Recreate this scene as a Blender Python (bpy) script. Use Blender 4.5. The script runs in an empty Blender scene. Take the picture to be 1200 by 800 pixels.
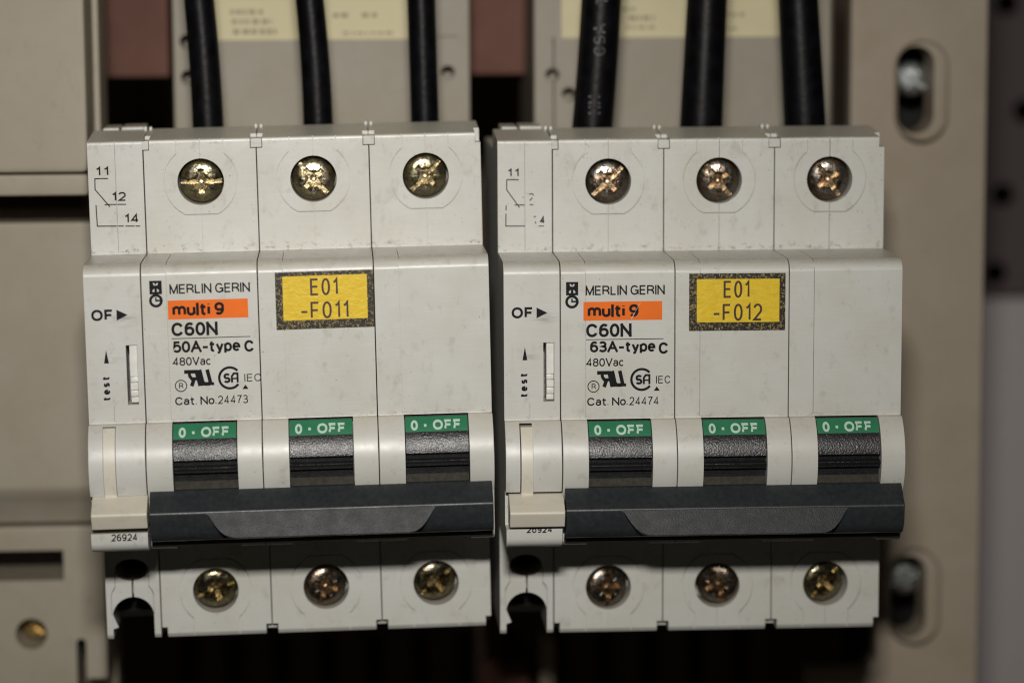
import bpy, bmesh, math, random
from mathutils import Matrix, Vector

# All modelling coordinates below are millimetres; S turns them into metres.
S = 0.001
sc = bpy.context.scene
C = sc.collection
random.seed(4)
D = 16.28            # depth of the terminal shoulders behind the front face

# ------------------------------------------------------------------ materials
def new_mat(name):
    m = bpy.data.materials.new(name); m.use_nodes = True
    nt = m.node_tree
    b = nt.nodes['Principled BSDF']
    return m, nt, b

def N(nt, kind, **kw):
    n = nt.nodes.new(kind)
    for k, v in kw.items():
        setattr(n, k, v)
    return n

def mm_pos(nt, scale=(1, 1, 1)):
    g = N(nt, 'ShaderNodeNewGeometry')
    v = N(nt, 'ShaderNodeVectorMath', operation='MULTIPLY')
    v.inputs[1].default_value = tuple(1000.0 * s for s in scale)
    nt.links.new(g.outputs['Position'], v.inputs[0])
    return g, v.outputs[0]

def noise(nt, vec, scale, detail=3, rough=0.55):
    n = N(nt, 'ShaderNodeTexNoise')
    n.inputs['Scale'].default_value = scale
    n.inputs['Detail'].default_value = detail
    n.inputs['Roughness'].default_value = rough
    nt.links.new(vec, n.inputs['Vector'])
    return n.outputs['Fac']

def ramp(nt, fac, lo, hi, a=0.0, b=1.0):
    m = N(nt, 'ShaderNodeMapRange'); m.clamp = True
    m.inputs['From Min'].default_value = lo; m.inputs['From Max'].default_value = hi
    m.inputs['To Min'].default_value = a; m.inputs['To Max'].default_value = b
    nt.links.new(fac, m.inputs['Value'])
    return m.outputs[0]

def mult(nt, a, b):
    m = N(nt, 'ShaderNodeMath', operation='MULTIPLY')
    for i, v in enumerate((a, b)):
        if isinstance(v, (int, float)): m.inputs[i].default_value = v
        else: nt.links.new(v, m.inputs[i])
    return m.outputs[0]

def mix(nt, fac, a, b):
    m = N(nt, 'ShaderNodeMix'); m.data_type = 'RGBA'
    if isinstance(fac, (int, float)): m.inputs[0].default_value = fac
    else: nt.links.new(fac, m.inputs[0])
    for i, v in ((6, a), (7, b)):
        if isinstance(v, tuple): m.inputs[i].default_value = (*v, 1)
        else: nt.links.new(v, m.inputs[i])
    return m.outputs[2]

def bump(nt, b, h, strength, dist_mm):
    n = N(nt, 'ShaderNodeBump')
    n.inputs['Strength'].default_value = strength
    n.inputs['Distance'].default_value = dist_mm * S
    nt.links.new(h, n.inputs['Height']); nt.links.new(n.outputs[0], b.inputs['Normal'])

def plastic(name, col, dust=(0.47, 0.42, 0.32), dust_amt=0.65, rough=0.36, speck=1.0, streak=0.1, spec=0.5, smudge=False, seam=False):
    m, nt, b = new_mat(name)
    g, p = mm_pos(nt)
    c = col
    dark = tuple(v * 0.86 for v in col)
    c = mix(nt, ramp(nt, noise(nt, p, 0.11, 4), 0.35, 0.7), col, tuple(v * f for v, f in zip(col, (0.92, 0.905, 0.85))))
    _, ps = mm_pos(nt, (0.16, 0.5, 3.2))
    st = ramp(nt, noise(nt, ps, 1.0, 3, 0.65), 0.5, 0.72)
    c = mix(nt, mult(nt, st, streak * 2), c, tuple(min(1, v * 1.16) for v in col))
    _, ps2 = mm_pos(nt, (0.45, 0.7, 0.3))
    grime = ramp(nt, noise(nt, ps2, 1.0, 6, 0.7), 0.56, 0.74)
    c = mix(nt, mult(nt, grime, 0.34), c, (0.24, 0.215, 0.155))
    # small sparse dirt specks
    sp = ramp(nt, noise(nt, p, 2.6, 2, 0.5), 0.722, 0.75)
    c = mix(nt, mult(nt, sp, 0.6 * speck), c, (0.06, 0.055, 0.045))
    if seam:
        tc = N(nt, 'ShaderNodeTexCoord')
        so = N(nt, 'ShaderNodeSeparateXYZ'); nt.links.new(tc.outputs['Object'], so.inputs[0])
        for z0, hw, amt in ((22.9, 1.1, 0.75), (39.9, 0.9, 0.35), (-2.0, 0.7, 0.4)):
            d = N(nt, 'ShaderNodeMath', operation='SUBTRACT'); nt.links.new(so.outputs[2], d.inputs[0]); d.inputs[1].default_value = z0 * S
            ab = N(nt, 'ShaderNodeMath', operation='ABSOLUTE'); nt.links.new(d.outputs[0], ab.inputs[0])
            near = ramp(nt, ab.outputs[0], 0.0, hw * S, 1.0, 0.0)
            _, pd = mm_pos(nt, (0.9, 0.6, 1.3))
            c = mix(nt, mult(nt, mult(nt, near, ramp(nt, noise(nt, pd, 1.0, 6, 0.75), 0.54, 0.64)), amt), c, (0.10, 0.085, 0.06))
    if smudge:
        tc = N(nt, 'ShaderNodeTexCoord')
        for (cx_, cz_, hx, hz, amt) in ((6.2, 13.9, 3.2, 1.5, 0.5), (4.3, 7.6, 2.6, 0.7, 0.35), (1.2, 3.0, 1.2, 5.0, 0.15)):
            v1 = N(nt, 'ShaderNodeVectorMath', operation='SUBTRACT'); nt.links.new(tc.outputs['Object'], v1.inputs[0]); v1.inputs[1].default_value = (cx_ * S, 0, cz_ * S)
            v2 = N(nt, 'ShaderNodeVectorMath', operation='MULTIPLY'); nt.links.new(v1.outputs[0], v2.inputs[0]); v2.inputs[1].default_value = (1 / (hx * S), 0.0, 1 / (hz * S))
            v3 = N(nt, 'ShaderNodeVectorMath', operation='LENGTH'); nt.links.new(v2.outputs[0], v3.inputs[0])
            _, pq = mm_pos(nt, (0.35, 0.3, 1.6))
            k = mult(nt, ramp(nt, v3.outputs['Value'], 0.2, 1.0, 1.0, 0.0), ramp(nt, noise(nt, pq, 1.0, 5, 0.7), 0.42, 0.66))
            c = mix(nt, mult(nt, k, amt), c, (0.12, 0.115, 0.10))
    # dust lying on ledges
    sx = N(nt, 'ShaderNodeSeparateXYZ'); nt.links.new(g.outputs['Normal'], sx.inputs[0])
    up = ramp(nt, sx.outputs[2], 0.45, 0.95)
    dn = ramp(nt, noise(nt, p, 0.9, 5, 0.7), 0.3, 0.62, 0.45, 1.0)
    c = mix(nt, mult(nt, mult(nt, up, dn), dust_amt), c, dust)
    nt.links.new(c, b.inputs['Base Color'])
    r = ramp(nt, noise(nt, p, 0.5, 4), 0.3, 0.7, rough - 0.03, rough + 0.05)
    nt.links.new(r, b.inputs['Roughness'])
    b.inputs['Specular IOR Level'].default_value = spec
    bump(nt, b, noise(nt, p, 5.0, 4, 0.6), 0.35, 0.02)
    return m

def simple(name, col, rough=0.5, metal=0.0, bs=0.0, bscale=4.0, var=0.12, vscale=0.4, spec=0.5):
    m, nt, b = new_mat(name)
    g, p = mm_pos(nt)
    c = mix(nt, ramp(nt, noise(nt, p, vscale, 4), 0.3, 0.7), tuple(min(1, v * (1 + var)) for v in col), tuple(v * (1 - var) for v in col))
    nt.links.new(c, b.inputs['Base Color'])
    b.inputs['Roughness'].default_value = rough
    b.inputs['Metallic'].default_value = metal
    b.inputs['Specular IOR Level'].default_value = spec
    if bs: bump(nt, b, noise(nt, p, bscale, 3), 1.0, bs)
    return m

M = {}
M['case'] = plastic('aged_white_plastic', (0.60, 0.603, 0.575), seam=True)
M['aux'] = plastic('aged_white_plastic_auxiliary', (0.60, 0.603, 0.585), speck=0.7, smudge=True, seam=True)
M['cream'] = plastic('cream_plastic', (0.68, 0.645, 0.56), dust_amt=0.3, speck=0.4, streak=0.05)
M['slider'] = simple('white_slider_plastic', (0.72, 0.72, 0.68), 0.4)
M['ink'] = simple('black_print', (0.004, 0.004, 0.005), 0.55, var=0.2, vscale=2, spec=0.2)
M['orange'] = simple('orange_print', (0.84, 0.165, 0.012), 0.5, var=0.05, spec=0.25)
M['green'] = simple('green_print', (0.025, 0.185, 0.088), 0.45, var=0.08)
M['offwhite'] = simple('pale_print', (0.50, 0.66, 0.56), 0.5, var=0.05)
M['cable'] = simple('black_cable_sheath', (0.0030, 0.0030, 0.0042), 0.40, bs=0.06, bscale=0.9, var=0.6, spec=0.14)
M['cable_print'] = simple('worn_cable_print', (0.05, 0.05, 0.055), 0.5)
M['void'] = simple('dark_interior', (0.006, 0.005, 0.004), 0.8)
M['copper'] = simple('painted_copper_bar', (0.135, 0.060, 0.043), 0.6, bs=0.1, bscale=0.3, var=0.15, vscale=0.08, spec=0.2)
M['dark_panel'] = simple('dark_mauve_sheet', (0.095, 0.075, 0.076), 0.6, var=0.06, spec=0.2)
M['grey_wall'] = simple('grey_mauve_wall', (0.48, 0.44, 0.44), 0.8, var=0.04, spec=0.1)
M['label_paper'] = simple('cream_label_paper', (0.62, 0.56, 0.35), 0.6, var=0.05, vscale=0.1)
M['faded'] = simple('faded_grey_print', (0.30, 0.27, 0.18), 0.6)
M['putty'] = plastic('beige_housing_plastic', (0.385, 0.328, 0.26), dust=(0.2, 0.17, 0.12), dust_amt=0.5, rough=0.5, speck=0.15, streak=0.05, spec=0.3)
M['putty_left'] = plastic('beige_cover_plastic', (0.362, 0.326, 0.262), dust=(0.2, 0.17, 0.12), dust_amt=0.5, rough=0.5, speck=0.15, streak=0.05, spec=0.3)
M['device'] = plastic('grey_beige_device_plastic', (0.33, 0.30, 0.25), dust_amt=0.5, rough=0.5, speck=0.3, streak=0.05, spec=0.3)
M['wall'] = simple('dark_backboard', (0.12, 0.085, 0.065), 0.9, spec=0.1)

def black_plastic(name, col, rough, grain, gscale):
    m, nt, b = new_mat(name)
    g, p = mm_pos(nt)
    c = mix(nt, ramp(nt, noise(nt, p, 1.2, 4), 0.35, 0.7), col, tuple(v * 1.5 for v in col))
    nt.links.new(c, b.inputs['Base Color'])
    nt.links.new(ramp(nt, noise(nt, p, 0.5, 3), 0.3, 0.7, rough - 0.04, rough + 0.06), b.inputs['Roughness'])
    bump(nt, b, noise(nt, p, gscale, 2, 0.6), 1.0, grain)
    return m
M['toggle'] = black_plastic('grained_black_plastic', (0.012, 0.012, 0.013), 0.29, 0.055, 4.2)
M['bar'] = black_plastic('satin_black_plastic', (0.019, 0.0215, 0.024), 0.38, 0.015, 4.0)
M['grip'] = black_plastic('grained_grip_plastic', (0.020, 0.022, 0.0245), 0.45, 0.045, 4.4)
M['grip'].node_tree.nodes['Principled BSDF'].inputs['Specular IOR Level'].default_value = 0.25

M['toggle_dusty'] = simple('dusty_black_plastic', (0.05, 0.046, 0.038), 0.8, var=0.25, vscale=1.5, spec=0.2)
def screw_mat(name, cols, rough, bs=0.10):
    m, nt, b = new_mat(name)
    g, p = mm_pos(nt)
    f = noise(nt, p, 0.75, 3, 0.6)
    cr = N(nt, 'ShaderNodeValToRGB')
    el = cr.color_ramp.elements
    el[0].position = 0.32; el[0].color = (*cols[0], 1)
    el[1].position = 0.68; el[1].color = (*cols[-1], 1)
    for i, c in enumerate(cols[1:-1]):
        e = el.new(0.32 + 0.36 * (i + 1) / (len(cols) - 1)); e.color = (*c, 1)
    nt.links.new(f, cr.inputs[0])
    grime = ramp(nt, noise(nt, p, 1.6, 5, 0.7), 0.5, 0.68)
    c = mix(nt, mult(nt, grime, 0.6), cr.outputs[0], (0.05, 0.04, 0.025))
    nt.links.new(c, b.inputs['Base Color'])
    b.inputs['Metallic'].default_value = 1.0
    nt.links.new(ramp(nt, noise(nt, p, 1.3, 4), 0.3, 0.7, rough - 0.08, rough + 0.16), b.inputs['Roughness'])
    bump(nt, b, noise(nt, p, 1.7, 3, 0.5), 0.7, bs)
    return m
M['zinc_olive'] = screw_mat('yellow_zinc_screw', [(0.34, 0.32, 0.23), (0.46, 0.39, 0.21), (0.27, 0.26, 0.21), (0.42, 0.31, 0.19)], 0.24)
M['zinc_copper'] = screw_mat('coppery_zinc_screw', [(0.24, 0.24, 0.225), (0.30, 0.285, 0.25), (0.33, 0.23, 0.16), (0.25, 0.255, 0.25)], 0.24)
M['slot_gold'] = screw_mat('brassy_slot', [(0.30, 0.24, 0.13), (0.48, 0.41, 0.26), (0.26, 0.19, 0.10)], 0.26, 0.11)
M['slot_copper'] = screw_mat('coppery_slot', [(0.26, 0.16, 0.09), (0.42, 0.34, 0.22), (0.30, 0.15, 0.09)], 0.27, 0.11)
M['zinc_plain'] = screw_mat('grey_zinc_screw', [(0.38, 0.41, 0.41), (0.48, 0.50, 0.49), (0.32, 0.35, 0.36)], 0.5, 0.04)
M['brass'] = screw_mat('brass_screw', [(0.70, 0.50, 0.20), (0.80, 0.62, 0.30), (0.5, 0.36, 0.15)], 0.35)

def yellow_label():
    m, nt, b = new_mat('yellow_label_film')
    g, p = mm_pos(nt)
    c = mix(nt, ramp(nt, noise(nt, p, 0.8, 4), 0.3, 0.7), (0.80, 0.56, 0.022), (0.70, 0.48, 0.014))
    nt.links.new(c, b.inputs['Base Color']); b.inputs['Roughness'].default_value = 0.4
    _, q = mm_pos(nt, (1, 1, 1.5))
    bump(nt, b, noise(nt, q, 1.1, 4, 0.6), 0.8, 0.10)
    return m
def border_label():
    m, nt, b = new_mat('speckled_label_border')
    g, p = mm_pos(nt)
    f = ramp(nt, noise(nt, p, 2.7, 3, 0.75), 0.53, 0.60)
    c = mix(nt, f, (0.012, 0.009, 0.005), (0.26, 0.19, 0.06))
    f2 = ramp(nt, noise(nt, p, 3.1, 3, 0.8), 0.65, 0.67)
    c = mix(nt, f2, c, (0.75, 0.68, 0.5))
    nt.links.new(c, b.inputs['Base Color']); b.inputs['Roughness'].default_value = 0.4
    bump(nt, b, noise(nt, p, 2.7, 3, 0.75), 0.7, 0.06)
    return m
M['yellow'] = yellow_label(); M['border'] = border_label()
M['label_ink'] = simple('brown_label_ink', (0.045, 0.018, 0.012), 0.5)

# ------------------------------------------------------------------ mesh helpers
def obj(name, bm, mats, parent=None, smooth=True, loc=None):
    """link a bmesh given in millimetres as ONE object"""
    me = bm if isinstance(bm, bpy.types.Mesh) else None
    if me is None:
        bmesh.ops.scale(bm, vec=(S, S, S), verts=bm.verts)
        me = bpy.data.meshes.new(name); bm.to_mesh(me); bm.free()
        if smooth:
            me.shade_smooth(); me.set_sharp_from_angle(angle=math.radians(32))
    if not isinstance(mats, (list, tuple)): mats = [mats]
    if len(me.materials) == 0:
        for m in mats: me.materials.append(m)
    o = bpy.data.objects.new(name, me); C.objects.link(o)
    if smooth:
        wn = o.modifiers.new('weighted_normal', 'WEIGHTED_NORMAL'); wn.mode = 'FACE_AREA'; wn.weight = 60; wn.keep_sharp = True
    if parent is not None: o.parent = parent
    if loc is not None: o.location = Vector(loc) * S
    return o

def prism_x(poly, x0, x1, bm=None, bev=0.0):
    """extrude a (y, z) polygon along x"""
    own = bmesh.new()
    a = [own.verts.new((x0, y, z)) for y, z in poly]
    b = [own.verts.new((x1, y, z)) for y, z in poly]
    own.faces.new(a); own.faces.new(list(reversed(b)))
    n = len(poly)
    for i in range(n):
        j = (i + 1) % n
        own.faces.new((a[j], a[i], b[i], b[j]))
    bmesh.ops.recalc_face_normals(own, faces=own.faces)
    if bev: do_bevel(own, bev)
    return merge(bm, own)

def prism_y(poly, y0, y1, bm=None, bev=0.0):
    """extrude an (x, z) polygon along y"""
    own = bmesh.new()
    a = [own.verts.new((x, y0, z)) for x, z in poly]
    b = [own.verts.new((x, y1, z)) for x, z in poly]
    own.faces.new(a); own.faces.new(list(reversed(b)))
    n = len(poly)
    for i in range(n):
        j = (i + 1) % n
        own.faces.new((a[j], a[i], b[i], b[j]))
    bmesh.ops.recalc_face_normals(own, faces=own.faces)
    if bev: do_bevel(own, bev)
    return merge(bm, own)

def do_bevel(bm, w, ang=30, seg=2):
    bm.normal_update()
    es = [e for e in bm.edges if len(e.link_faces) == 2 and e.calc_face_angle(0) > math.radians(ang)]
    bmesh.ops.bevel(bm, geom=es, offset=w, segments=seg, profile=0.5, affect='EDGES', clamp_overlap=True)

def merge(bm, own):
    if bm is None: return own
    me = bpy.data.meshes.new('tmp'); own.to_mesh(me); own.free()
    bm.from_mesh(me); bpy.data.meshes.remove(me)
    return bm

def box(x0, x1, y0, y1, z0, z1, bm=None, bev=0.0):
    return prism_y([(x0, z0), (x1, z0), (x1, z1), (x0, z1)], y0, y1, bm, bev)

def circle(cx, cz, rx, rz=None, n=48, a0=0, a1=360, close=False):
    rz = rx if rz is None else rz
    k = n if not close and abs(a1 - a0) >= 360 else n
    full = abs(a1 - a0) >= 360
    m = n if full else n + 1
    return [(cx + rx * math.cos(math.radians(a0 + (a1 - a0) * i / n)), cz + rz * math.sin(math.radians(a0 + (a1 - a0) * i / n))) for i in range(m)]

def offset_line(pts, w, closed=False):
    """mitred left and right sides of a polyline of width w"""
    P = [Vector((p[0], p[1])) for p in pts]
    Q = [P[0]]
    for p in P[1:]:
        if (p - Q[-1]).length > 1e-5: Q.append(p)
    if closed and (Q[0] - Q[-1]).length < 1e-5: Q.pop()
    P = Q; n = len(P); L = []; R = []
    for i in range(n):
        if closed: a, b, c = P[i - 1], P[i], P[(i + 1) % n]
        else: a, b, c = P[max(0, i - 1)], P[i], P[min(n - 1, i + 1)]
        d1 = (b - a); d2 = (c - b)
        if d1.length < 1e-9: d1 = d2
        if d2.length < 1e-9: d2 = d1
        d1 = d1.normalized(); d2 = d2.normalized()
        n1 = Vector((-d1.y, d1.x)); n2 = Vector((-d2.y, d2.x))
        m = n1 + n2
        m = n1 if m.length < 1e-6 else m.normalized()
        k = 1.0 / max(0.38, m.dot(n1))
        L.append(b + m * (w / 2 * k)); R.append(b - m * (w / 2 * k))
    return L, R

def groove(bm, pts, w, y0, y1, closed=False):
    """a wall that follows an (x, z) polyline: the cutter for a moulded groove"""
    L, R = offset_line(pts, w, closed)
    own = bmesh.new(); n = len(L)
    def ring(i):
        return [own.verts.new((L[i].x, y0, L[i].y)), own.verts.new((R[i].x, y0, R[i].y)),
                own.verts.new((R[i].x, y1, R[i].y)), own.verts.new((L[i].x, y1, L[i].y))]
    rs = [ring(i) for i in range(n)]
    for i in range(n if closed else n - 1):
        a, b = rs[i], rs[(i + 1) % n]
        for k in range(4):
            own.faces.new((a[k], a[(k + 1) % 4], b[(k + 1) % 4], b[k]))
    if not closed:
        own.faces.new(rs[0]); own.faces.new(list(reversed(rs[-1])))
    bmesh.ops.recalc_face_normals(own, faces=own.faces)
    return merge(bm, own)

def cut(bm, cutters):
    """difference of a solid with a list of cutter solids, one after another"""
    def tmp(b, nm):
        me = bpy.data.meshes.new(nm); b.to_mesh(me); b.free()
        o = bpy.data.objects.new(nm, me); C.objects.link(o); return o
    base = tmp(bm, 'tmp_base'); cs = [tmp(c, 'tmp_cut') for c in cutters]
    for c in cs:
        md = base.modifiers.new('b', 'BOOLEAN'); md.operation = 'DIFFERENCE'; md.object = c; md.solver = 'EXACT'; md.use_self = True
    dg = bpy.context.evaluated_depsgraph_get(); dg.update()
    ev = base.evaluated_get(dg)
    out = bmesh.new(); me = bpy.data.meshes.new_from_object(ev); out.from_mesh(me)
    bpy.data.meshes.remove(me)
    for o in cs + [base]:
        d = o.data; bpy.data.objects.remove(o); bpy.data.meshes.remove(d)
    return out

def lathe(prof, bm=None, n=48, cx=0, cz=0):
    """revolve (r, y) profile round the y axis"""
    own = bmesh.new(); rings = []
    for r, y in prof:
        if r < 1e-6: rings.append([own.verts.new((cx, y, cz))])
        else: rings.append([own.verts.new((cx + r * math.cos(2 * math.pi * i / n), y, cz + r * math.sin(2 * math.pi * i / n))) for i in range(n)])
    for a, b in zip(rings, rings[1:]):
        if len(a) == 1 and len(b) == 1: continue
        for i in range(n):
            j = (i + 1) % n
            if len(a) == 1: own.faces.new((a[0], b[j], b[i]))
            elif len(b) == 1: own.faces.new((a[i], a[j], b[0]))
            else: own.faces.new((a[i], a[j], b[j], b[i]))
    bmesh.ops.recalc_face_normals(own, faces=own.faces)
    return merge(bm, own)

def sweep(path, radii, n=24, bm=None):
    own = bmesh.new(); rings = []
    for i, p in enumerate(path):
        t = (Vector(path[min(i + 1, len(path) - 1)]) - Vector(path[max(i - 1, 0)])).normalized()
        u = t.cross(Vector((0, 1, 0))).normalized(); v = t.cross(u)
        rings.append([own.verts.new(Vector(p) + (u * math.cos(2 * math.pi * k / n) + v * math.sin(2 * math.pi * k / n)) * radii[i]) for k in range(n)])
    for a, b in zip(rings, rings[1:]):
        for k in range(n):
            own.faces.new((a[k], a[(k + 1) % n], b[(k + 1) % n], b[k]))
    own.faces.new(rings[0]); own.faces.new(list(reversed(rings[-1])))
    bmesh.ops.recalc_face_normals(own, faces=own.faces)
    return merge(bm, own)

# ------------------------------------------------------------------ printed lettering (stroke alphabet)
def sarc(cx, cz, rx, rz, a0, a1, n=22, e=2.15):
    out = []
    for i in range(n + 1):
        t = math.radians(a0 + (a1 - a0) * i / n); c, s = math.cos(t), math.sin(t)
        out.append((cx + rx * math.copysign(abs(c) ** (2 / e), c), cz + rz * math.copysign(abs(s) ** (2 / e), s)))
    return out
XH = 0.73
G = {
 'A': (.86, [[(0, 0), (.5, 1)], [(.5, 1), (1, 0)], [(.17, .34), (.83, .34)]]),
 'C': (.80, [sarc(.5, .5, .5, .5, 28, 332, 34)]),
 'E': (.64, [[(1, 1), (0, 1), (0, 0), (1, 0)], [(0, .52), (.93, .52)]]),
 'F': (.60, [[(0, 0), (0, 1), (1, 1)], [(0, .5), (.9, .5)]]),
 'G': (.84, [sarc(.5, .5, .5, .5, 38, 350, 34)[:-1] + [(1, .46), (.56, .46)], [(1, .46), (1, 0)]]),
 'I': (.0, [[(0, 0), (0, 1)]]),
 'L': (.56, [[(0, 1), (0, 0), (1, 0)]]),
 'M': (.86, [[(0, 0), (0, 1)], [(0, 1), (.5, .02)], [(.5, .02), (1, 1)], [(1, 1), (1, 0)]]),
 'N': (.74, [[(0, 0), (0, 1)], [(0, .99), (1, .01)], [(1, 0), (1, 1)]]),
 'O': (.84, [sarc(.5, .5, .5, .5, 0, 360, 40)]),
 'R': (.72, [[(0, 0), (0, 1), (.55, 1)] + sarc(.55, .75, .42, .25, 90, -90, 14) + [(0, .5)], [(.55, .5), (.95, .3), (1, 0)]]),
 'S': (.70, [sarc(.5, .745, .47, .255, 25, 262, 22) + sarc(.5, .255, .5, .255, 82, -155, 22)]),
 'U': (.74, [[(0, 1), (0, .35)] + sarc(.5, .35, .5, .35, 180, 360, 20) + [(1, 1)]]),
 'T': (.66, [[(0, 1), (1, 1)], [(.5, 1), (.5, 0)]]),
 'V': (.78, [[(0, 1), (.5, 0)], [(.5, 0), (1, 1)]]),
 '0': (.62, [sarc(.5, .5, .5, .5, 0, 360, 36)]),
 '1': (.30, [[(0, .78), (.5, .84), (1, 1), (1, 0)]]),
 '2': (.62, [sarc(.5, .7, .5, .3, 165, -35, 18) + [(0, 0), (1, 0)]]),
 '3': (.62, [sarc(.48, .76, .45, .24, 155, -80, 16) + [(.35, .53)] + sarc(.48, .27, .52, .27, 80, -155, 18)]),
 '4': (.66, [[(1, .25), (0, .25), (.72, 1), (.72, 0)]]),
 '5': (.62, [[(.92, 1), (.14, 1), (.05, .48)] + [(.2, .60)] + sarc(.47, .33, .53, .33, 110, -145, 20)]),
 '6': (.62, [sarc(.5, .31, .5, .31, 0, 360, 28), sarc(.55, .5, .55, .5, 180, 50, 16)]),
 '7': (.60, [[(0, 1), (1, 1), (.4, .35), (.3, 0)]]),
 '8': (.62, [sarc(.5, .76, .44, .24, 0, 360, 24), sarc(.5, .27, .5, .27, 0, 360, 24)]),
 '9': (.62, [sarc(.5, .69, .5, .31, 0, 360, 28), sarc(.45, .5, .55, .5, 0, -130, 16)]),
 '-': (.42, [[(-.12, .40), (1.12, .40)]]),
 '.': (.03, [[(0, 0), (0.01, 0.10)]]),
 'm': (.98, [[(0, 0), (0, XH)], [(0, .45)] + sarc(.25, .45, .25, XH - .45, 180, 0, 12) + [(.5, 0)], [(.5, .45)] + sarc(.75, .45, .25, XH - .45, 180, 0, 12) + [(1, 0)]]),
 'u': (.54, [[(0, XH), (0, .28)] + sarc(.5, .28, .5, .28, 180, 360, 16), [(1, XH), (1, 0)]]),
 'l': (.0, [[(0, 0), (0, 1)]]),
 'i': (.0, [[(0, 0), (0, XH)], [(0, .92), (0, 1)]]),
 't': (.40, [[(.36, 1.0), (.36, .16)] + sarc(.78, .16, .42, .16, 180, 265, 8) + [(1, 0)], [(-.12, XH - .02), (1.05, XH - .02)]]),
 'y': (.56, [[(0, XH), (.52, 0)], [(1, XH), (.42, -.2), (.1, -.27)]]),
 'p': (.56, [[(0, XH), (0, -.27)], sarc(.5, XH / 2, .5, XH / 2, 0, 360, 28)]),
 'e': (.56, [[(0, XH * .52), (1, XH * .52)] + sarc(.5, XH / 2, .5, XH / 2, 10, 318, 28)]),
 'a': (.54, [sarc(.5, XH * .7, .46, XH * .3, 160, 0, 14) + [(.96, .12), (1, 0)], sarc(.46, .22, .46, .22, 0, 360, 20)]),
 'c': (.52, [sarc(.5, XH / 2, .5, XH / 2, 42, 318, 26)]),
 's': (.48, [sarc(.5, .545, .46, .185, 25, 262, 16) + sarc(.5, .19, .5, .19, 82, -155, 16)]),
 'o': (.56, [sarc(.5, XH / 2, .5, XH / 2, 0, 360, 28)]),
 'r': (.32, [[(0, 0), (0, XH)], [(0, .42), (.35, .68), (1, .71)]]),
 'n': (.52, [[(0, 0), (0, XH)], [(0, .45)] + sarc(.5, .45, .5, XH - .45, 180, 0, 12) + [(1, 0)]]),
}
class Ink:
    """collects flat printed strokes lying on a surface y = f(x, z)"""
    def __init__(self, surf=lambda x, z: 0.0, lift=0.03):
        self.bm = bmesh.new(); self.surf = surf; self.lift = lift; self.k = 0
    def vert(self, x, z, extra=0):
        return self.bm.verts.new((x, self.surf(x, z) - self.lift - extra, z))
    def stroke(self, pts, w, cap=False):
        if len(pts) == 2:                       # short run-on at both ends so that strokes reach the line
            (a, b), (c, d) = pts; q = math.hypot(c - a, d - b) or 1
            e = min(w * 0.5, 0.5) if cap else 0
            pts = [(a - (c - a) / q * e, b - (d - b) / q * e), (c + (c - a) / q * e, d + (d - b) / q * e)]
        closed = math.hypot(pts[0][0] - pts[-1][0], pts[0][1] - pts[-1][1]) < 1e-4 and len(pts) > 3
        # break long segments up so that the ink follows a curved surface
        L, R = offset_line(pts, w, closed)
        self.k += 1; ex = 0.0015 * (self.k % 7)
        a = [self.vert(p.x, p.y, ex) for p in L]; b = [self.vert(p.x, p.y, ex) for p in R]
        n = len(a)
        for i in range(n if closed else n - 1):
            j = (i + 1) % n
            try: self.bm.faces.new((a[i], a[j], b[j], b[i]))
            except ValueError: pass
    def poly(self, pts, extra=0.0):
        self.bm.faces.new([self.vert(x, z, extra) for x, z in pts])
    def text(self, s, x0, x1, zb, h, w, space=0.17, rot=0, only=None, italic=0.0):
        """fit s between x0 and x1, baseline zb, cap height h, stroke w"""
        ad = []; x = 0.0; c = 0
        for i, ch in enumerate(s):
            if ch == ' ': x += 0.33; continue
            ad.append((ch, x, c)); x += G[ch][0] + space; c += 1
        tot = x - space; k = (x1 - x0 - c * w) / (tot * h)
        for ch, gx, c in ad:
            W = G[ch][0] * h * k + w
            for st in G[ch][1]:
                pts = []
                for (u, v) in st:
                    px = gx * h * k + c * w + w / 2 + u * (W - w); pz = w / 2 + v * (h - w)
                    pts.append((px + italic * pz, pz))
                if rot == 90: pts = [(x0 - b, zb + a) for a, b in pts]     # reading upwards
                else: pts = [(x0 + a, zb + b) for a, b in pts]
                self.stroke(pts, w, cap=len(pts) == 2 and ch in 'ILNMAVTl' and abs(st[0][1] - st[1][1]) > 0.1)
    def done(self, name, mat, parent, loc=None):
        bmesh.ops.recalc_face_normals(self.bm, faces=self.bm.faces)
        for f in self.bm.faces:
            if f.normal.y > 0: f.normal_flip()
        return obj(name, self.bm, mat, parent, smooth=False, loc=loc)

# ------------------------------------------------------------------ the pole of a breaker
ZC, YC, RB = -8.9, 3.95, 8.25            # axis and radius of the bulge round the toggles
def arc_y(z, r=RB): return YC - math.sqrt(max(0.0, r * r - (z - ZC) ** 2))
def case_profile(ztop=40.55, nose=True, tail=None):
    p = [(58, ztop - 2.2), (31.2, ztop - 2.2), (30.6, ztop + 0.95), (29.5, ztop + 0.95), (17.0, ztop + 0.05), (D + 0.12, ztop - 0.12), (D, ztop - 0.6)]
    if nose:
        p += [(D, 22.35), (2.4, 22.45), (1.4, 22.25), (0.6, 21.8), (0.15, 21.2), (0.0, 20.5), (0.0, -2.35)]
        zs = [-2.36 - 0.45 * i for i in range(0, 28)]
        p += [(arc_y(z), z) for z in zs]
        p += tail or [(-1.6, -16.5), (-1.6, -20.4), (-1.2, -21.6), (-0.4, -22.3), (0.6, -22.5)]
        p += [(D, -22.5)]
    p += [(D, -40.0), (D + 0.5, -40.7), (58, -40.7)]
    return p

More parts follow.
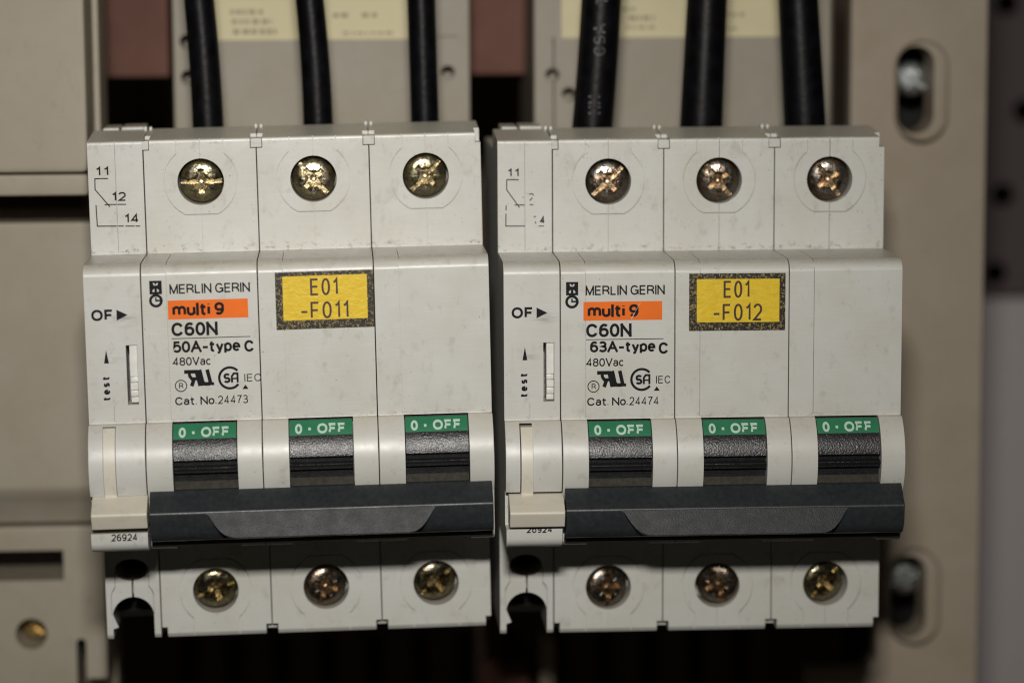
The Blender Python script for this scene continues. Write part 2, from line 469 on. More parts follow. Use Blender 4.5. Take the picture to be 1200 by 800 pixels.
SCZ, SCB = 33.68, -33.12
def keyhole(cx, cz, sgn, zend):
    r = 5.85; a = math.degrees(math.asin((3.15) / r)); f = 5.25
    pts = [(-3.72, zend)]
    a0 = math.degrees(math.acos(-3.72 / r)); a_low = math.degrees(math.asin(-f / r))
    st = a0; en = 180 - a_low
    pts += [(r * math.cos(math.radians(st + (en - st) * i / 24)), cz_ + 0) for i, cz_ in enumerate([r * math.sin(math.radians(st + (en - st) * i / 24)) for i in range(25)])]
    right = [(-x, z) for x, z in reversed(pts)]
    pts = pts + right
    out = []
    for x, z in pts:
        out.append((cx + x, cz + sgn * z))
    return out

def build_pole():
    bm = prism_x(case_profile(), 0.06, 17.94, bev=0.13)
    cs = []
    # toggle window
    cs.append(prism_x([(-8, -2.33), (3.4, -2.33), (3.4, -23.5), (-8, -23.5)], 4.08, 14.14))
    # panel seam down the front face
    cs.append(box(3.88, 3.975, -1, 0.45, -2.0, 23.0))
    cs.append(box(3.88, 3.975, 0.3, D - 0.6, 22.0, 23.0))
    # terminal screw holes
    for z in (SCZ, SCB):
        cs.append(prism_y(circle(9.0, z, 3.72, n=56), D - 2, D + 5.5))
    w = 0.15
    cs.append(groove(None, keyhole(9, SCZ, 1, 8.5), w, D - 0.5, D + 0.35))
    cs.append(groove(None, [(9.0, 42.5), (9.0, SCZ + 3)], 0.12, D - 0.5, D + 0.6))
    cs.append(groove(None, [(9.0, SCZ - 3), (9.0, 22.0)], 0.09, D - 0.5, D + 0.4))
    cs.append(groove(None, keyhole(9, SCB, -1, 8.5), w, D - 0.5, D + 0.35))
    cs.append(groove(None, [(9.0, SCB - 3), (9.0, -42)], 0.05, D - 0.5, D + 0.25))
    # clip notches at the corners
    for x0, x1 in ((-1, 0.98), (17.02, 19)):
        cs.append(box(x0, x1, D - 2, 21, 38.85, 43))
        cs.append(box(x0, x1, D - 2, 21, -42, -38.95))
    return cut(bm, cs)

def build_aux_body():
    """the 9 mm auxiliary contact beside the poles"""
    prof = case_profile(40.45, tail=[(-3.2, -15.0), (-4.8, -16.5), (-4.8, -20.3), (-4.45, -21.1), (-3.6, -21.75), (-2.2, -22.1), (0, -22.3)])
    bm = prism_x(prof, 0.12, 8.92, bev=0.13)
    cs = [box(6.30, 8.02, -2, 6.0, 0.55, 9.9)]
    cs.append(box(4.48, 4.55, D - 1, D + 0.6, 22.6, 43))           # seam of the two halves
    cs.append(box(4.12, 4.19, -1, 0.5, -2.0, 0.4))
    # lower lever opening: a recess across the bulge
    cs.append(box(2.38, 4.38, -9, 1.5, -14.4, -2.6))
    cs.append(box(-1, 10, -9, -1.0, -18.75, -13.2))
    # lower shoulder: screw access, slit and cable arch
    cs.append(prism_y(circle(4.42, -29.2, 2.7, 1.8), D - 2, D + 9))
    cs.append(box(4.38, 4.72, D - 2, D + 3, -34.2, -30.6))
    cs.append(prism_y([(1.15, -43), (7.85, -43), (7.85, -36.9)] + circle(4.5, -36.9, 3.35, 3.2, n=24, a0=0, a1=180)[1:-1] + [(1.15, -36.9)], D - 2, D + 16))
    for sx in (1, -1):
        X = lambda v: 4.45 + sx * (v - 4.45)
        cs.append(groove(None, [(X(1.02), -36.6), (X(1.02), -33.3), (X(1.25), -32.7), (X(1.72), -32.0), (X(1.72), -29.4)], 0.12, D - 0.5, D + 0.8))
    return cut(bm, cs)

def lever_block():
    """the cream T lever of the auxiliary contact"""
    bm = prism_x([(-4.15, -2.75)] + [(arc_y(z, RB + 0.22), z) for z in [-2.9 - 0.6 * i for i in range(1, 18)]] + [(-4.2, -13.6), (0.5, -13.6), (0.5, -2.75)], 2.42, 4.32, bev=0.1) if False else \
         prism_x([(arc_y(-2.75, RB + 0.2), -2.75)] + [(arc_y(-2.75 - 0.6 * i, RB + 0.2), -2.75 - 0.6 * i) for i in range(1, 18)] + [(-3.6, -13.6), (1.2, -13.6), (1.2, -2.75)], 2.42, 4.32, bev=0.1)
    return bm
def lever_foot():
    return prism_x([(-1.6, -13.25), (-3.3, -13.25), (-6.8, -15.1), (-7.1, -15.45), (-7.0, -15.8), (-6.0, -17.85), (-1.2, -17.95)], 0.45, 9.05, bev=0.16)

def build_toggle():
    RT = 8.0
    p = [(1.5, -2.5)] + [(arc_y(-2.5 - 0.28 * i, RT), -2.5 - 0.28 * i) for i in range(0, 20)]      # -> about -7.8
    z = -7.85
    p += [(arc_y(z, RT), z), (-2.9, -8.25), (-2.7, -8.75), (-4.15, -8.92), (-4.25, -9.05), (-3.6, -9.75), (-3.75, -9.85), (-2.6, -10.1), (-2.5, -11.35), (-2.5, -13.6), (1.5, -13.6)]
    return prism_x(p, 4.22, 14.0, bev=0.07)

def bar_mesh():
    """long tie handle across the three toggles"""
    p = [(-0.6, -12.55), (-3.4, -12.6), (-6.35, -15.35), (-6.5, -15.6), (-6.5, -15.85), (-6.2, -18.6), (-5.3, -19.9), (-4.6, -20.3), (-2.2, -20.6), (-2.1, -21.3), (-2.0, -21.5), (-0.6, -21.5)]
    return prism_x(p, 9.38, 62.5, bev=0.12)

def grip_mesh():
    L = [(17.6, -15.62), (18.35, -16.0), (18.9, -16.8), (19.45, -17.6), (20.1, -18.35), (20.9, -18.95), (21.9, -19.3), (23.0, -19.4)]
    R = [(49.6, -19.45), (50.5, -19.2), (51.3, -18.7), (52.0, -18.0), (52.6, -17.2), (53.2, -16.3), (53.8, -15.62)]
    pts = L + R
    bm = bmesh.new()
    def yy(z): return -6.53 - (-15.6 - z) * 0.40
    a = [bm.verts.new((x, yy(z), z)) for x, z in pts]
    b = [bm.verts.new((x, -6.0, z - (0.5 if z < -15.7 else 0.0))) for x, z in pts]
    bm.faces.new(a); bm.faces.new(list(reversed(b)))
    for i in range(len(pts)):
        j = (i + 1) % len(pts)
        bm.faces.new((a[j], a[i], b[i], b[j]))
    bmesh.ops.recalc_face_normals(bm, faces=bm.faces)
    do_bevel(bm, 0.1)
    return bm

def screw_mesh(slot_len=3.3, cross=2.0, w=0.98):
    prof = [(0, 0.0), (1.2, 0.03), (2.2, 0.14), (2.9, 0.36), (3.3, 0.7), (3.5, 1.2), (3.5, 4.0), (0, 4.0)]
    bm = lathe(prof, n=48)
    cs = []
    c1 = box(-slot_len, slot_len, -1, 0.9, -w / 2 + 0.12, w / 2 - 0.12)
    c2 = box(-cross, cross, -1, 1.7, -w / 2, w / 2)
    c3 = box(-w / 2, w / 2, -1, 1.7, -cross, cross)
    c4 = lathe([(0, 2.1), (0.5, 1.9), (1.25, 0.5), (1.75, -1), (0, -1)], n=20)
    # the small ticks between the arms
    c5 = box(-1.9, 1.9, -1, 0.28, -0.1, 0.1); bmesh.ops.rotate(c5, cent=(0, 0, 0), matrix=Matrix.Rotation(math.radians(45), 3, 'Y'), verts=c5.verts)
    c6 = box(-1.9, 1.9, -1, 0.28, -0.1, 0.1); bmesh.ops.rotate(c6, cent=(0, 0, 0), matrix=Matrix.Rotation(math.radians(-45), 3, 'Y'), verts=c6.verts)
    out = cut(bm, [c1, c2, c3, c4, c5, c6])
    return out

def paint_slots(me):
    """second material on the recess faces of a screw head"""
    for p in me.polygons:
        c = p.center / S
        r = math.hypot(c.x, c.z)
        dome = 0.0 + 0.014 * r ** 2 + 0.0045 * r ** 3
        if p.center.y / S > dome + 0.3 and r < 3.3 and p.center.y / S < 2.5:
            p.material_index = 1

pole_me = tog_me = None
def as_mesh(bm, name, mats):
    o = obj(name, bm, mats); me = o.data; bpy.data.objects.remove(o); return me
pole_me = as_mesh(build_pole(), 'pole_case', M['case'])
aux_me = as_mesh(build_aux_body(), 'auxiliary_case', M['aux'])
tog_me = as_mesh(build_toggle(), 'toggle', [M['toggle'], M['toggle_dusty']])
for p_ in tog_me.polygons:
    if p_.center.z < -11.0 * S and p_.normal.y < -0.8: p_.material_index = 1
screw_mes = {}
for key, mat in (('olive', 'zinc_olive'), ('copper', 'zinc_copper')):
    me = as_mesh(screw_mesh(), 'terminal_screw', [M[mat], M['slot_copper' if key == 'copper' else 'slot_gold']]); paint_slots(me); screw_mes[key] = me

def tag(o, label=None, cat=None, group=None, kind=None):
    if label: o['label'] = label
    if cat: o['category'] = cat
    if group: o['group'] = group
    if kind: o['kind'] = kind
    return o

def emblem_mg(ink, white, x0, x1, z1, z0, gx, gz, gr):
    ink.poly([(x0, z0), (x1, z0), (x1, z1), (x0, z1)])
    w = x1 - x0; h = z1 - z0
    P = lambda u, v: (x0 + u * w, z0 + v * h)
    for pl in ([P(.36, .66), P(.28, .84), P(.40, .84), P(.5, .70), P(.60, .84), P(.72, .84), P(.64, .66)],
               [P(.24, .18), P(.40, .18), P(.40, .42), P(.24, .30)], [P(.76, .18), P(.60, .18), P(.60, .42), P(.76, .30)]):
        white.poly(pl)
    ink.stroke([(gx + (gr - .17) * math.cos(t / 30 * 6.28318), gz + (gr - .17) * math.sin(t / 30 * 6.28318)) for t in range(31)], 0.42)
    ink.poly([(gx - .12, gz - .12), (gx + gr * .8, gz - .12), (gx + gr * .8, gz + .16), (gx - .12, gz + .16)], 0.004)
    ink.poly([(gx - .12, gz - .12), (gx + .12, gz - .12), (gx + .12, gz + gr * .5), (gx - .12, gz + gr * .5)], 0.006)

def build_breaker(root_matrix, label, T):
    base = Vector((31.5, 58, -40.7))
    root = bpy.data.objects.new('circuit_breaker', None); C.objects.link(root)
    root.empty_display_size = 0.02
    root.matrix_world = root_matrix @ Matrix.Translation(base * S)
    tag(root, label, 'circuit breaker', 'three pole circuit breakers side by side')
    B = -base
    def part(name, data, mats, parent=root, at=(0, 0, 0), rel=True):
        loc = (B if parent is root else Vector((0, 0, 0))) + Vector(at)
        return obj(name, data, mats, parent, loc=loc)
    def at(o, p): return None
    # --- auxiliary contact
    aux = part('auxiliary_contact', aux_me, M['aux'])
    part('lever', merge(lever_block(), lever_foot()), M['cream'], aux, at=T['lever_shift'])
    sl = bmesh.new()
    box(6.80, 7.98, 0.35, 5.0, 4.9, 9.8, sl, 0.08)
    for k, (za, zb, yy) in enumerate(((0.75, 1.7, 0.9), (1.75, 2.75, 0.45), (2.8, 3.95, 0.25), (4.0, 4.85, 0.6))):
        box(6.80, 7.98, yy, 5.0, za, zb, sl, 0.12)
    part('test_slider', sl, M['slider'], aux)
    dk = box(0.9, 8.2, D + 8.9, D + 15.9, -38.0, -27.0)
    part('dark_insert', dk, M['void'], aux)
    wd = prism_y([(1.16, -36.6), (1.16, -39.0), (2.0, -38.7)], D + 0.1, D + 0.8)
    part('cable_latch', wd, M['aux'], aux)
    ink = Ink()
    dx, dz = T['aux_shift']
    ink.text('OF', 1.25 + dx, 4.65 + dx, 13.74 + dz, 1.76, 0.38, space=0.14)
    ink.poly([(5.15 + dx, 13.72 + dz), (6.85 + dx, 14.57 + dz), (5.15 + dx, 15.42 + dz)])
    ink.poly([(2.92 + dx, 7.16), (3.68 + dx, 7.16), (3.30 + dx, 9.27)])
    ink.text('test', 3.68 + dx, 3.68 + dx + 3.86, 1.28, 1.18, 0.29, space=0.40, rot=90)
    ink.done('lettering', M['ink'], aux)
    i2 = Ink(surf=lambda x, z: D)
    if T['worn']:
        i2.text('11', 1.78, 3.55, 34.6, 1.3, 0.22, space=0.35)
        i2.text('4', 6.95, 7.75, 26.98, 1.2, 0.25)
        for st in ([(4.2, 31.2), (4.3, 31.3)], [(5.2, 31.75), (5.7, 31.85), (5.95, 31.55)], [(5.75, 31.2), (5.4, 30.85), (5.35, 30.7)], [(5.95, 28.05), (6.3, 28.2)],
                   [(6.25, 27.0), (6.2, 27.35)], [(3.55, 34.12), (1.6, 34.14)], [(1.6, 34.14), (1.6, 32.5), (2.6, 31.1), (3.66, 29.62)], [(2.85, 30.04), (4.45, 30.04)],
                   [(1.5, 30.0), (1.47, 29.2)], [(1.46, 28.7), (1.42, 26.66), (4.5, 26.62)], [(5.3, 30.05), (5.9, 30.06)], [(6.75, 26.6), (7.6, 26.6)]):
            i2.stroke(st, 0.155)
    else:
        i2.text('11', 1.42, 3.4, 35.02, 1.46, 0.26, space=0.35)
        i2.text('12', 3.78, 6.02, 30.92, 1.46, 0.26, space=0.22)
        i2.text('14', 5.66, 7.95, 27.38, 1.46, 0.26, space=0.22)
        for st in ([(3.31, 34.58), (1.22, 34.6), (1.18, 32.86), (3.43, 30.03)], [(2.59, 30.41), (4.45, 30.4)], [(4.6, 30.4), (6.0, 30.38)],
                   [(1.22, 30.4), (1.30, 27.0), (4.42, 26.94)], [(4.6, 26.93), (5.5, 26.92)], [(5.75, 26.9), (7.2, 26.87)], [(7.35, 26.86), (8.1, 26.84)]):
            i2.stroke(st, 0.17)
    i2.done('wiring_diagram', M['ink'], aux)
    i3 = Ink(surf=lambda x, z: -4.81)
    zc = -19.95 if not T['worn'] else -19.35
    i3.text('26924', 3.3, 7.3, zc, 1.12, 0.18, space=0.14)
    i3.done('part_number', M['ink'], aux)
    # --- poles
    for k in range(3):
        x0 = 9 + 18 * k
        pole = obj('pole', pole_me, M['case'], root, loc=B + Vector((x0, 0, 0)))
        for j, z in enumerate((SCZ, SCB)):
            sm = screw_mes[T['screws'][j][k][0]]
            o = obj('terminal_screw', sm, [], pole, loc=(9.0, D + (0.4 if j else 1.3), z))
            o.rotation_euler = (math.radians(T['tilt'][k] + (13 if j else 1)), math.radians(-T['screws'][j][k][1]), 0)
        tg = obj('toggle', tog_me, M['toggle'], root, loc=B + Vector((x0, 0, 0)))
        # green marker band wrapped on the drum
        gb = bmesh.new(); rows = []
        for i in range(9):
            z = -2.56 - 2.1 * i / 8
            rows.append([gb.verts.new((4.24, arc_y(z, 8.03), z)), gb.verts.new((13.98, arc_y(z, 8.03), z))])
        for a, b in zip(rows, rows[1:]): gb.faces.new((a[0], a[1], b[1], b[0]))
        bmesh.ops.recalc_face_normals(gb, faces=gb.faces)
        obj('marker_band', gb, M['green'], tg)
        oi = Ink(surf=lambda x, z: arc_y(z, 8.03), lift=0.03)
        oi.text('0', 5.1, 6.2, -4.42, 1.4, 0.33)
        oi.poly([(7.15, -3.95), (7.55, -3.95), (7.55, -3.57), (7.15, -3.57)])
        oi.text('OFF', 8.55, 12.95, -4.42, 1.4, 0.33, space=0.14)
        oi.done('marker_lettering', M['offwhite'], tg)
        # dark mechanism behind the window
    # clips joining the poles at the shoulder corners
    for xs in (9.0, 27.0, 45.0):
        c = bmesh.new()
        x_a = xs - (0.2 if xs == 9.0 else 0.9)
        box(x_a, xs + 0.9, D + 0.12, 24, 38.95, 40.35, c, 0.1)
        box(xs - 0.5, xs - 0.05, 28.2, 29.6, 40.4, 42.0, c, 0.12)
        box(xs + 0.35, xs + 0.8, 28.0, 29.2, 40.4, 41.95, c, 0.12)
        part('joining_clip', c, M['case'])
    for xs in (27.0, 45.0):
        c = box(xs - 0.75, xs + 0.75, D + 1.6, 22, -40.0, -39.6, bev=0.06)
        part('joining_clip', c, M['case'])
    # small white stops on top of the auxiliary
    c = bmesh.new()
    box(1.6, 4.2, 31, 40, 39, 41.7, c, 0.15); box(4.6, 8.3, 30.9, 40, 39, 41.8, c, 0.15)
    obj('top_rib', c, M['case'], aux)
    # --- handle
    hd = part('tie_handle', bar_mesh(), M['bar'])
    obj('grip', grip_mesh(), M['grip'], hd)
    # --- printing on the front
    ink = Ink(); wh = Ink(lift=0.05)
    ox, oz = T['print_shift']
    X = lambda v: v + ox
    Z = lambda v: v + oz
    emblem_mg(ink, wh, X(10.31), X(12.22), Z(19.83), Z(17.72), X(11.24), Z(16.72), 1.02)
    ink.text('MERLIN GERIN', X(13.38), X(25.8), Z(17.70), 1.50, 0.23, space=0.10)
    ink.text('C60N', X(13.45), X(20.6), Z(11.10), 2.12, 0.43, space=0.08)
    ink.stroke([(X(13.45), Z(10.72)), (X(25.62), Z(10.73))], 0.12)
    if T['worn']:
        ink.text('63A-type', X(14.05), X(24.35), Z(8.70), 1.76, 0.37, space=0.04)
        ink.text('C', X(24.85), X(26.4), Z(8.34), 1.82, 0.38)
    else:
        ink.text('50A-type', X(13.55), X(24.0), Z(8.50), 1.80, 0.37, space=0.04)
        ink.text('C', X(24.6), X(26.15), Z(8.34), 1.82, 0.38)
    ink.text('480Vac', X(13.45), X(19.4), Z(6.46), 1.30, 0.2, space=0.09)
    # registered ring
    rx, rz = X(14.6), Z(3.3)
    ink.stroke([(rx + .88 * math.cos(t / 28 * 6.28318), rz + .88 * math.sin(t / 28 * 6.28318)) for t in range(29)], 0.15)
    ink.text('R', rx - .3, rx + .36, rz - .45, 0.9, 0.13)
    # reversed R and U mark, slanted, drawn heavy and joined
    h = 2.55; z0 = Z(3.2); xb = X(15.25)
    sl_ = -0.22
    def U(u, v): return (xb + u + sl_ * (v - h), z0 + v)
    w = 0.58; t = w / 2
    ink.stroke([U(-0.15, h - t), U(1.75, h - t), U(1.75, 0)], w)
    ink.stroke([U(1.75, h * .45), U(0.75, h * .45), U(0.55, h * .62), U(0.6, h - t)], w * .85)
    ink.stroke([U(1.1, h * .45), U(0.45, 0)], w)
    ink.stroke([U(1.75, t), U(2.35, t)], w)
    ink.stroke([U(2.3, h), U(2.3, 0.55), U(2.55, t), U(3.2, t), U(3.48, 0.55), U(3.48, h)], w)
    ink.stroke([U(3.3, t), U(4.0, t)], w * 0.8)
    # open ring with SA inside
    cx, cz, cr = X(22.2), Z(4.32), 1.64
    ink.stroke(circle(cx, cz, cr, n=34, a0=42, a1=322), 0.38)
    ink.text('S', cx - 1.0, cx + .1, cz - .8, 1.55, 0.36)
    ink.stroke([(cx + .32, cz - .75), (cx + .32, cz + .25), (cx + .62, cz + .68), (cx + 1.2, cz + .68), (cx + 1.2, cz - .75)], 0.32)
    ink.stroke([(cx + .32, cz - .12), (cx + 1.2, cz - .12)], 0.24)
    ink.text('IEC', X(24.45), X(27.1 if not T['worn'] else 26.75), Z(3.66), 1.2, 0.15, space=0.2)
    ink.poly([(X(24.1), Z(2.5)), (X(25.05), Z(2.5)), (X(24.57), Z(3.2))])
    ink.text('Cat. No.', X(13.6), X(20.05), Z(0.26), 1.28, 0.215, space=0.08)
    ink.text(T['cat'], X(20.25), X(24.9), Z(0.26), 1.32, 0.165, space=0.18)
    ob = Ink(lift=0.02)
    ob.poly([(X(13.03), Z(13.72)), (X(25.4), Z(13.72)), (X(25.4), Z(16.68)), (X(13.03), Z(16.68))])
    part_o = ob.done('orange_band', M['orange'], root, loc=B)
    mi = ink
    mi.text('multi 9', X(13.7), X(21.7), Z(14.25), 1.98, 0.43, space=0.05)
    mi.done('lettering', M['ink'], root, loc=B)
    if T['worn']:
        wh.lift = 0.06
        wh.stroke([(X(20.55), Z(13.9)), (X(21.1), Z(14.9))], 0.1); wh.stroke([(X(21.15), Z(15.05)), (X(22.0), Z(16.5))], 0.05)
        # little hairline breaks where the print has rubbed off
    wh.done('emblem', M['case'], root, loc=B)
    # --- yellow name label
    (xa, xb_), (za, zb), (ia, ib), (ja, jb) = T['ylab']
    sk = T['skew']
    lb = bmesh.new()
    prism_y([(xa, za - sk), (xb_, za + sk), (xb_ + 0.0, zb + sk), (xa, zb - sk)], -0.11, -0.01, lb, 0.03)
    nl = obj('name_label', lb, M['border'], root, loc=B)
    yb = prism_y([(ia, ja - sk), (ib, ja + sk), (ib, jb + sk), (ia, jb - sk)], -0.16, -0.09, bev=0.02)
    obj('label_face', yb, M['yellow'], nl)
    li = Ink(surf=lambda x, z: -0.16)
    (a0, a1, az, ah), (b0, b1, bz, bh) = T['ytext']
    li.text('E01', a0, a1, az, ah, 0.33, space=0.24)
    li.text(T['name'], b0, b1, bz, bh, 0.33, space=0.24)
    li.done('label_lettering', M['label_ink'], nl)
    return root

TL = dict(lever_shift=(0, 0, 0), aux_shift=(-0.05, 0.08), worn=False, print_shift=(0, 0), cat='24473', name='-F011', skew=0.04,
          ylab=((29.7, 44.9), (11.65, 20.6)), ytext=0, screws=((('olive', 0), ('olive', -48), ('olive', 46)), (('olive', 20), ('copper', 70), ('olive', 40))), tilt=(2, -3, 3))
TL['ylab'] = ((29.7, 44.9), (11.65, 20.6), (30.83, 43.93), (13.05, 19.95))
TL['ytext'] = ((35.1, 39.4, 16.85, 2.66), (33.55, 40.95, 13.22, 2.66))
TR = dict(lever_shift=(0.12, -0.1, -0.35), aux_shift=(0.12, 0.02), worn=True, print_shift=(-0.42, -0.45), cat='24474', name='-F012', skew=-0.03,
          ylab=((29.2, 44.38), (11.42, 20.45), (30.4, 43.43), (12.75, 19.57)), ytext=((34.6, 38.7, 16.6, 2.7), (33.0, 40.7, 12.98, 2.68)),
          screws=((('copper', 43), ('copper', -52), ('copper', -55)), (('copper', 90), ('copper', -62), ('olive', 50))), tilt=(-2, 2, 2))

root_left = Matrix.Translation(Vector((-64.7347, 0, 0.3135)) * S) @ Matrix.Rotation(-0.0161, 4, 'Y') @ Matrix.Rotation(0.0070, 4, 'Z')
build_breaker(root_left, 'white breaker printed 50A-type C with yellow sticker E01 -F011', TL)
build_breaker(Matrix.Identity(4), 'white breaker printed 63A-type C with yellow sticker E01 -F012', TR)

# ------------------------------------------------------------------ cables
def cable(base, top, rb, rt, label, bend=0.0, printed=None):
    path = []; rad = []
    n = 24
    for i in range(n + 1):
        t = i / n
        z = 36 + t * (78 - 36)
        f = (z - 42) / (62.5 - 42)
        x = base + (top - base) * f + bend * f * (1 - f) * 4 * (1 if f <= 1 else 0)
        y = 36.5 + 1.5 * max(0, f) * 0.6
        path.append((x, y, z)); rad.append((rb + (rt - rb) * min(1.0, max(0.0, f))))
    b = bmesh.new(); sweep(path, rad, 28, b)
    bmesh.ops.translate(b, verts=b.verts, vec=(-base, -36.5, -36))
    o = obj('power_cable', b, M['cable'], loc=(base, 36.5, 36))
    tag(o, label, 'cable', 'black cables entering the breakers from above')
    if printed:
        def surf(x, z):
            f = (z - 42) / 20.5; cx = base + (top - base) * f
            return 36.5 + 0.9 * f - math.sqrt(max(0.01, rb * rb - (x - cx) ** 2))
        ik = Ink(surf=surf, lift=0.05)
        for s, xx, zz, ln in printed:
            ik.text(s, xx, xx + ln, zz, 1.9, 0.22, space=0.3, rot=90)
        # the writing reads upwards along the sheath
        ik.done('cable_lettering', M['cable_print'], o, loc=(-base, -36.5, -36))
    return o
cable(-47.1, -48.2, 2.6, 2.5, 'thinner black cable entering the E01 -F011 breaker beside its auxiliary contact', 0.15)
cable(-28.8, -29.9, 2.5, 2.35, 'middle black cable of the E01 -F011 breaker', 0.2)
cable(-10.95, -11.35, 2.35, 2.35, 'black cable above the end screw of the E01 -F011 breaker, beside the gap between breakers', 0.0)
cable(17.25, 18.8, 3.4, 3.35, 'thick black cable with worn CSA writing above the E01 -F012 breaker', 0.1, printed=(('CSA', 19.1, 53.3, 5.2), ('T', 19.5, 61.6, 1.4), ('NN', 18.2, 43.6, 3.0)))
cable(35.6, 36.6, 3.6, 3.35, 'middle thick black cable of the E01 -F012 breaker', 0.0)
cable(53.15, 52.0, 3.55, 3.35, 'thick black cable entering the E01 -F012 breaker nearest the slotted plate', 0.0)

# ------------------------------------------------------------------ things around and behind
def stadium(cx, z0, z1, r, n=16):
    return circle(cx, z1 - r, r, n=n, a0=0, a1=180) + circle(cx, z0 + r, r, n=n, a0=180, a1=360)

# slotted beige plate on the right
pl = prism_y([(66.9, 80), (66.9, -36), (72.9, -36), (72.9, -59.5), (72.4, -60.8), (71.2, -61.6), (70, -62), (60, -62.2), (60, -90), (92.2, -90), (92.0, 80)], 70, 75.5, bev=0.7)
for z0, z1 in ((36.0, 54.4), (-57.0, -38.9)):        # raised collars round the slots
    merge(pl, prism_y(stadium(79.7, z0, z1, 4.8, 24), 66.9, 71.5, bev=1.5))
cs = [prism_y(stadium(78.3, 37.7, 53.4, 3.2), 60, 100), prism_y(stadium(78.3, -55.4, -40.0, 3.2), 60, 100)]
pl = cut(pl, cs)
o = obj('mounting_plate', pl, M['putty']); tag(o, 'beige moulded plate with two upright oval slots beside the E01 -F012 breaker', 'mounting plate')

def big_screw(x, y, z, r, mat, label, slot=True, ang=30, group=None):
    bm = lathe([(0, 0), (r * .5, 0.12), (r * .82, 0.55), (r * .97, 1.2), (r, 2.2), (r * .95, 3.0), (r * .5, 3.05), (r * .5, 12), (0, 12)], n=40)
    c = box(-r * 1.1, r * 1.1, -1, 0.9, -0.42, 0.42)
    c2 = box(-0.42, 0.42, -1, 0.9, -r * .6, r * .6)
    bm = cut(bm, [c, c2])
    o = obj('mounting_screw', bm, M[mat], loc=(x, y, z)); o.rotation_euler = (0, math.radians(ang), 0)
    tag(o, label, 'screw', group)
    return o
big_screw(79.0, 73.4, 47.2, 3.25, 'zinc_plain', 'grey zinc screw head inside the upper oval slot of the beige plate', ang=35, group='screws in the slotted plate')
big_screw(79.0, 73.4, -45.8, 3.25, 'zinc_plain', 'grey zinc screw head inside the lower oval slot of the beige plate', ang=-20, group='screws in the slotted plate')
# rail behind the slots
o = obj('rear_rail', box(70, 90, 88, 92, -80, 75, bev=0.5), M['void']); tag(o, 'dark rail seen through the oval slots of the beige plate', 'rail')

# covers on the left
cv = bmesh.new()
box(-110, -66.9, 35, 60, 34.4, 85, cv, 1.1)
o = obj('equipment_cover', cv, M['putty_left']); tag(o, 'upper beige equipment cover above the dark horizontal gap', 'cover')
obj('side_flange', box(-69, -65.9, 48, 62, 31, 84, bev=0.4), M['putty_left'], o)
lip = box(-110, -67.1, 36.6, 60, 30.5, 34.2, bev=0.7)
obj('lower_lip', lip, M['putty_left'], o)
# middle cover
mc = prism_x([(50, 24.9), (50, -21.6), (51.2, -23.6), (52.8, -25), (54.4, -28.6), (75, -28.6), (75, 24.9)], -110, -64.5, bev=0.6)
o = obj('equipment_cover', mc, M['putty_left']); tag(o, 'tall plain beige cover beside the OF contact of the E01 -F011 breaker', 'cover')
# lower housing
lh = box(-110, -67.6, 53.5, 82, -100, -29.0, bev=0.7)
cs = [box(-120, -74.9, 45, 68, -38.7, -33.3), prism_y(circle(-80.9, -48.3, 2.75), 45, 66), prism_y(stadium(-72.2, -62, -49.3, 0.85), 45, 70), box(-72.6, -60, 45, 72, -66, -56.5)]
lh = cut(lh, cs)
o = obj('lower_housing', lh, M['putty_left']); tag(o, 'beige housing with a dark rectangular window and a round screw hole', 'housing')
obj('window_interior', box(-109, -75.5, 66, 67.5, -38.5, -33.5), simple('dark_red_interior', (0.035, 0.018, 0.016), 0.6), o)
bs = lathe([(0, 0), (1.2, 0.1), (2.0, 0.5), (2.35, 1.1), (2.4, 2.5), (0, 2.5)], n=32)
bs = cut(bs, [box(-2.6, 2.6, -1, 0.8, -0.35, 0.35)])
o = obj('brass_screw', bs, M['brass'], loc=(-80.9, 59.0, -48.3)); o.rotation_euler = (0, math.radians(40), 0)
tag(o, 'brass slotted screw recessed in the round hole of the beige housing', 'screw')

# the two devices standing above, out of focus
def device(x0, x1, label, lab, holes, lines):
    w = x1 - x0
    bm = box(0, w, 0, 40, 0, 60, bev=0.6)
    cs = [box(3.4, w - 7.6, -1, 1.1, 19.4, 70)] + [prism_y(circle(hx - x0, hz - 36, 1.25, n=20), -2, 6) for hx, hz in holes]
    cs.append(box(3.35, 3.7, -1, 3.0, -1, 19.4)); cs.append(box(w - 7.0, w - 2.2, -1, 0.6, 19.3, 19.9))
    bm = cut(bm, cs)
    r = obj('contact_block', bm, M['device'], loc=(x0, 62, 36)); tag(r, label, 'contact block', 'beige blocks standing behind the cables')
    lx0, lx1, lz0 = lab
    lo = obj('paper_label', box(lx0 - x0, lx1 - x0, 0.85, 1.2, lz0 - 36, 59.5), M['label_paper'], r)
    ik = bmesh.new()
    for (a, b, z, h) in lines:
        xx = a
        while xx < b:
            ww = random.uniform(0.5, 1.3)
            box(xx - x0, min(b, xx + ww) - x0, 0.78, 0.86, z - 36, z - 36 + h, ik)
            xx += ww + random.uniform(0.3, 0.6)
    obj('faded_print', ik, M['faded'], lo)
    return r
device(-54.4, -2.2, 'beige block with cream paper label behind the three thinner cables', (-47.5, -12.7, 54.8),
       [(-6.2, 49.5), (-51.8, 49.0), (-51.9, 55.2)], [(-44.2, -38.5, 59.9, 0.8), (-44.0, -37.0, 58.2, 0.8), (-43.8, -36.2, 56.4, 0.9), (-26.2, -23.4, 59.2, 0.8), (-21.2, -18.4, 59.2, 0.8), (-24.5, -15.5, 56.2, 0.5)])
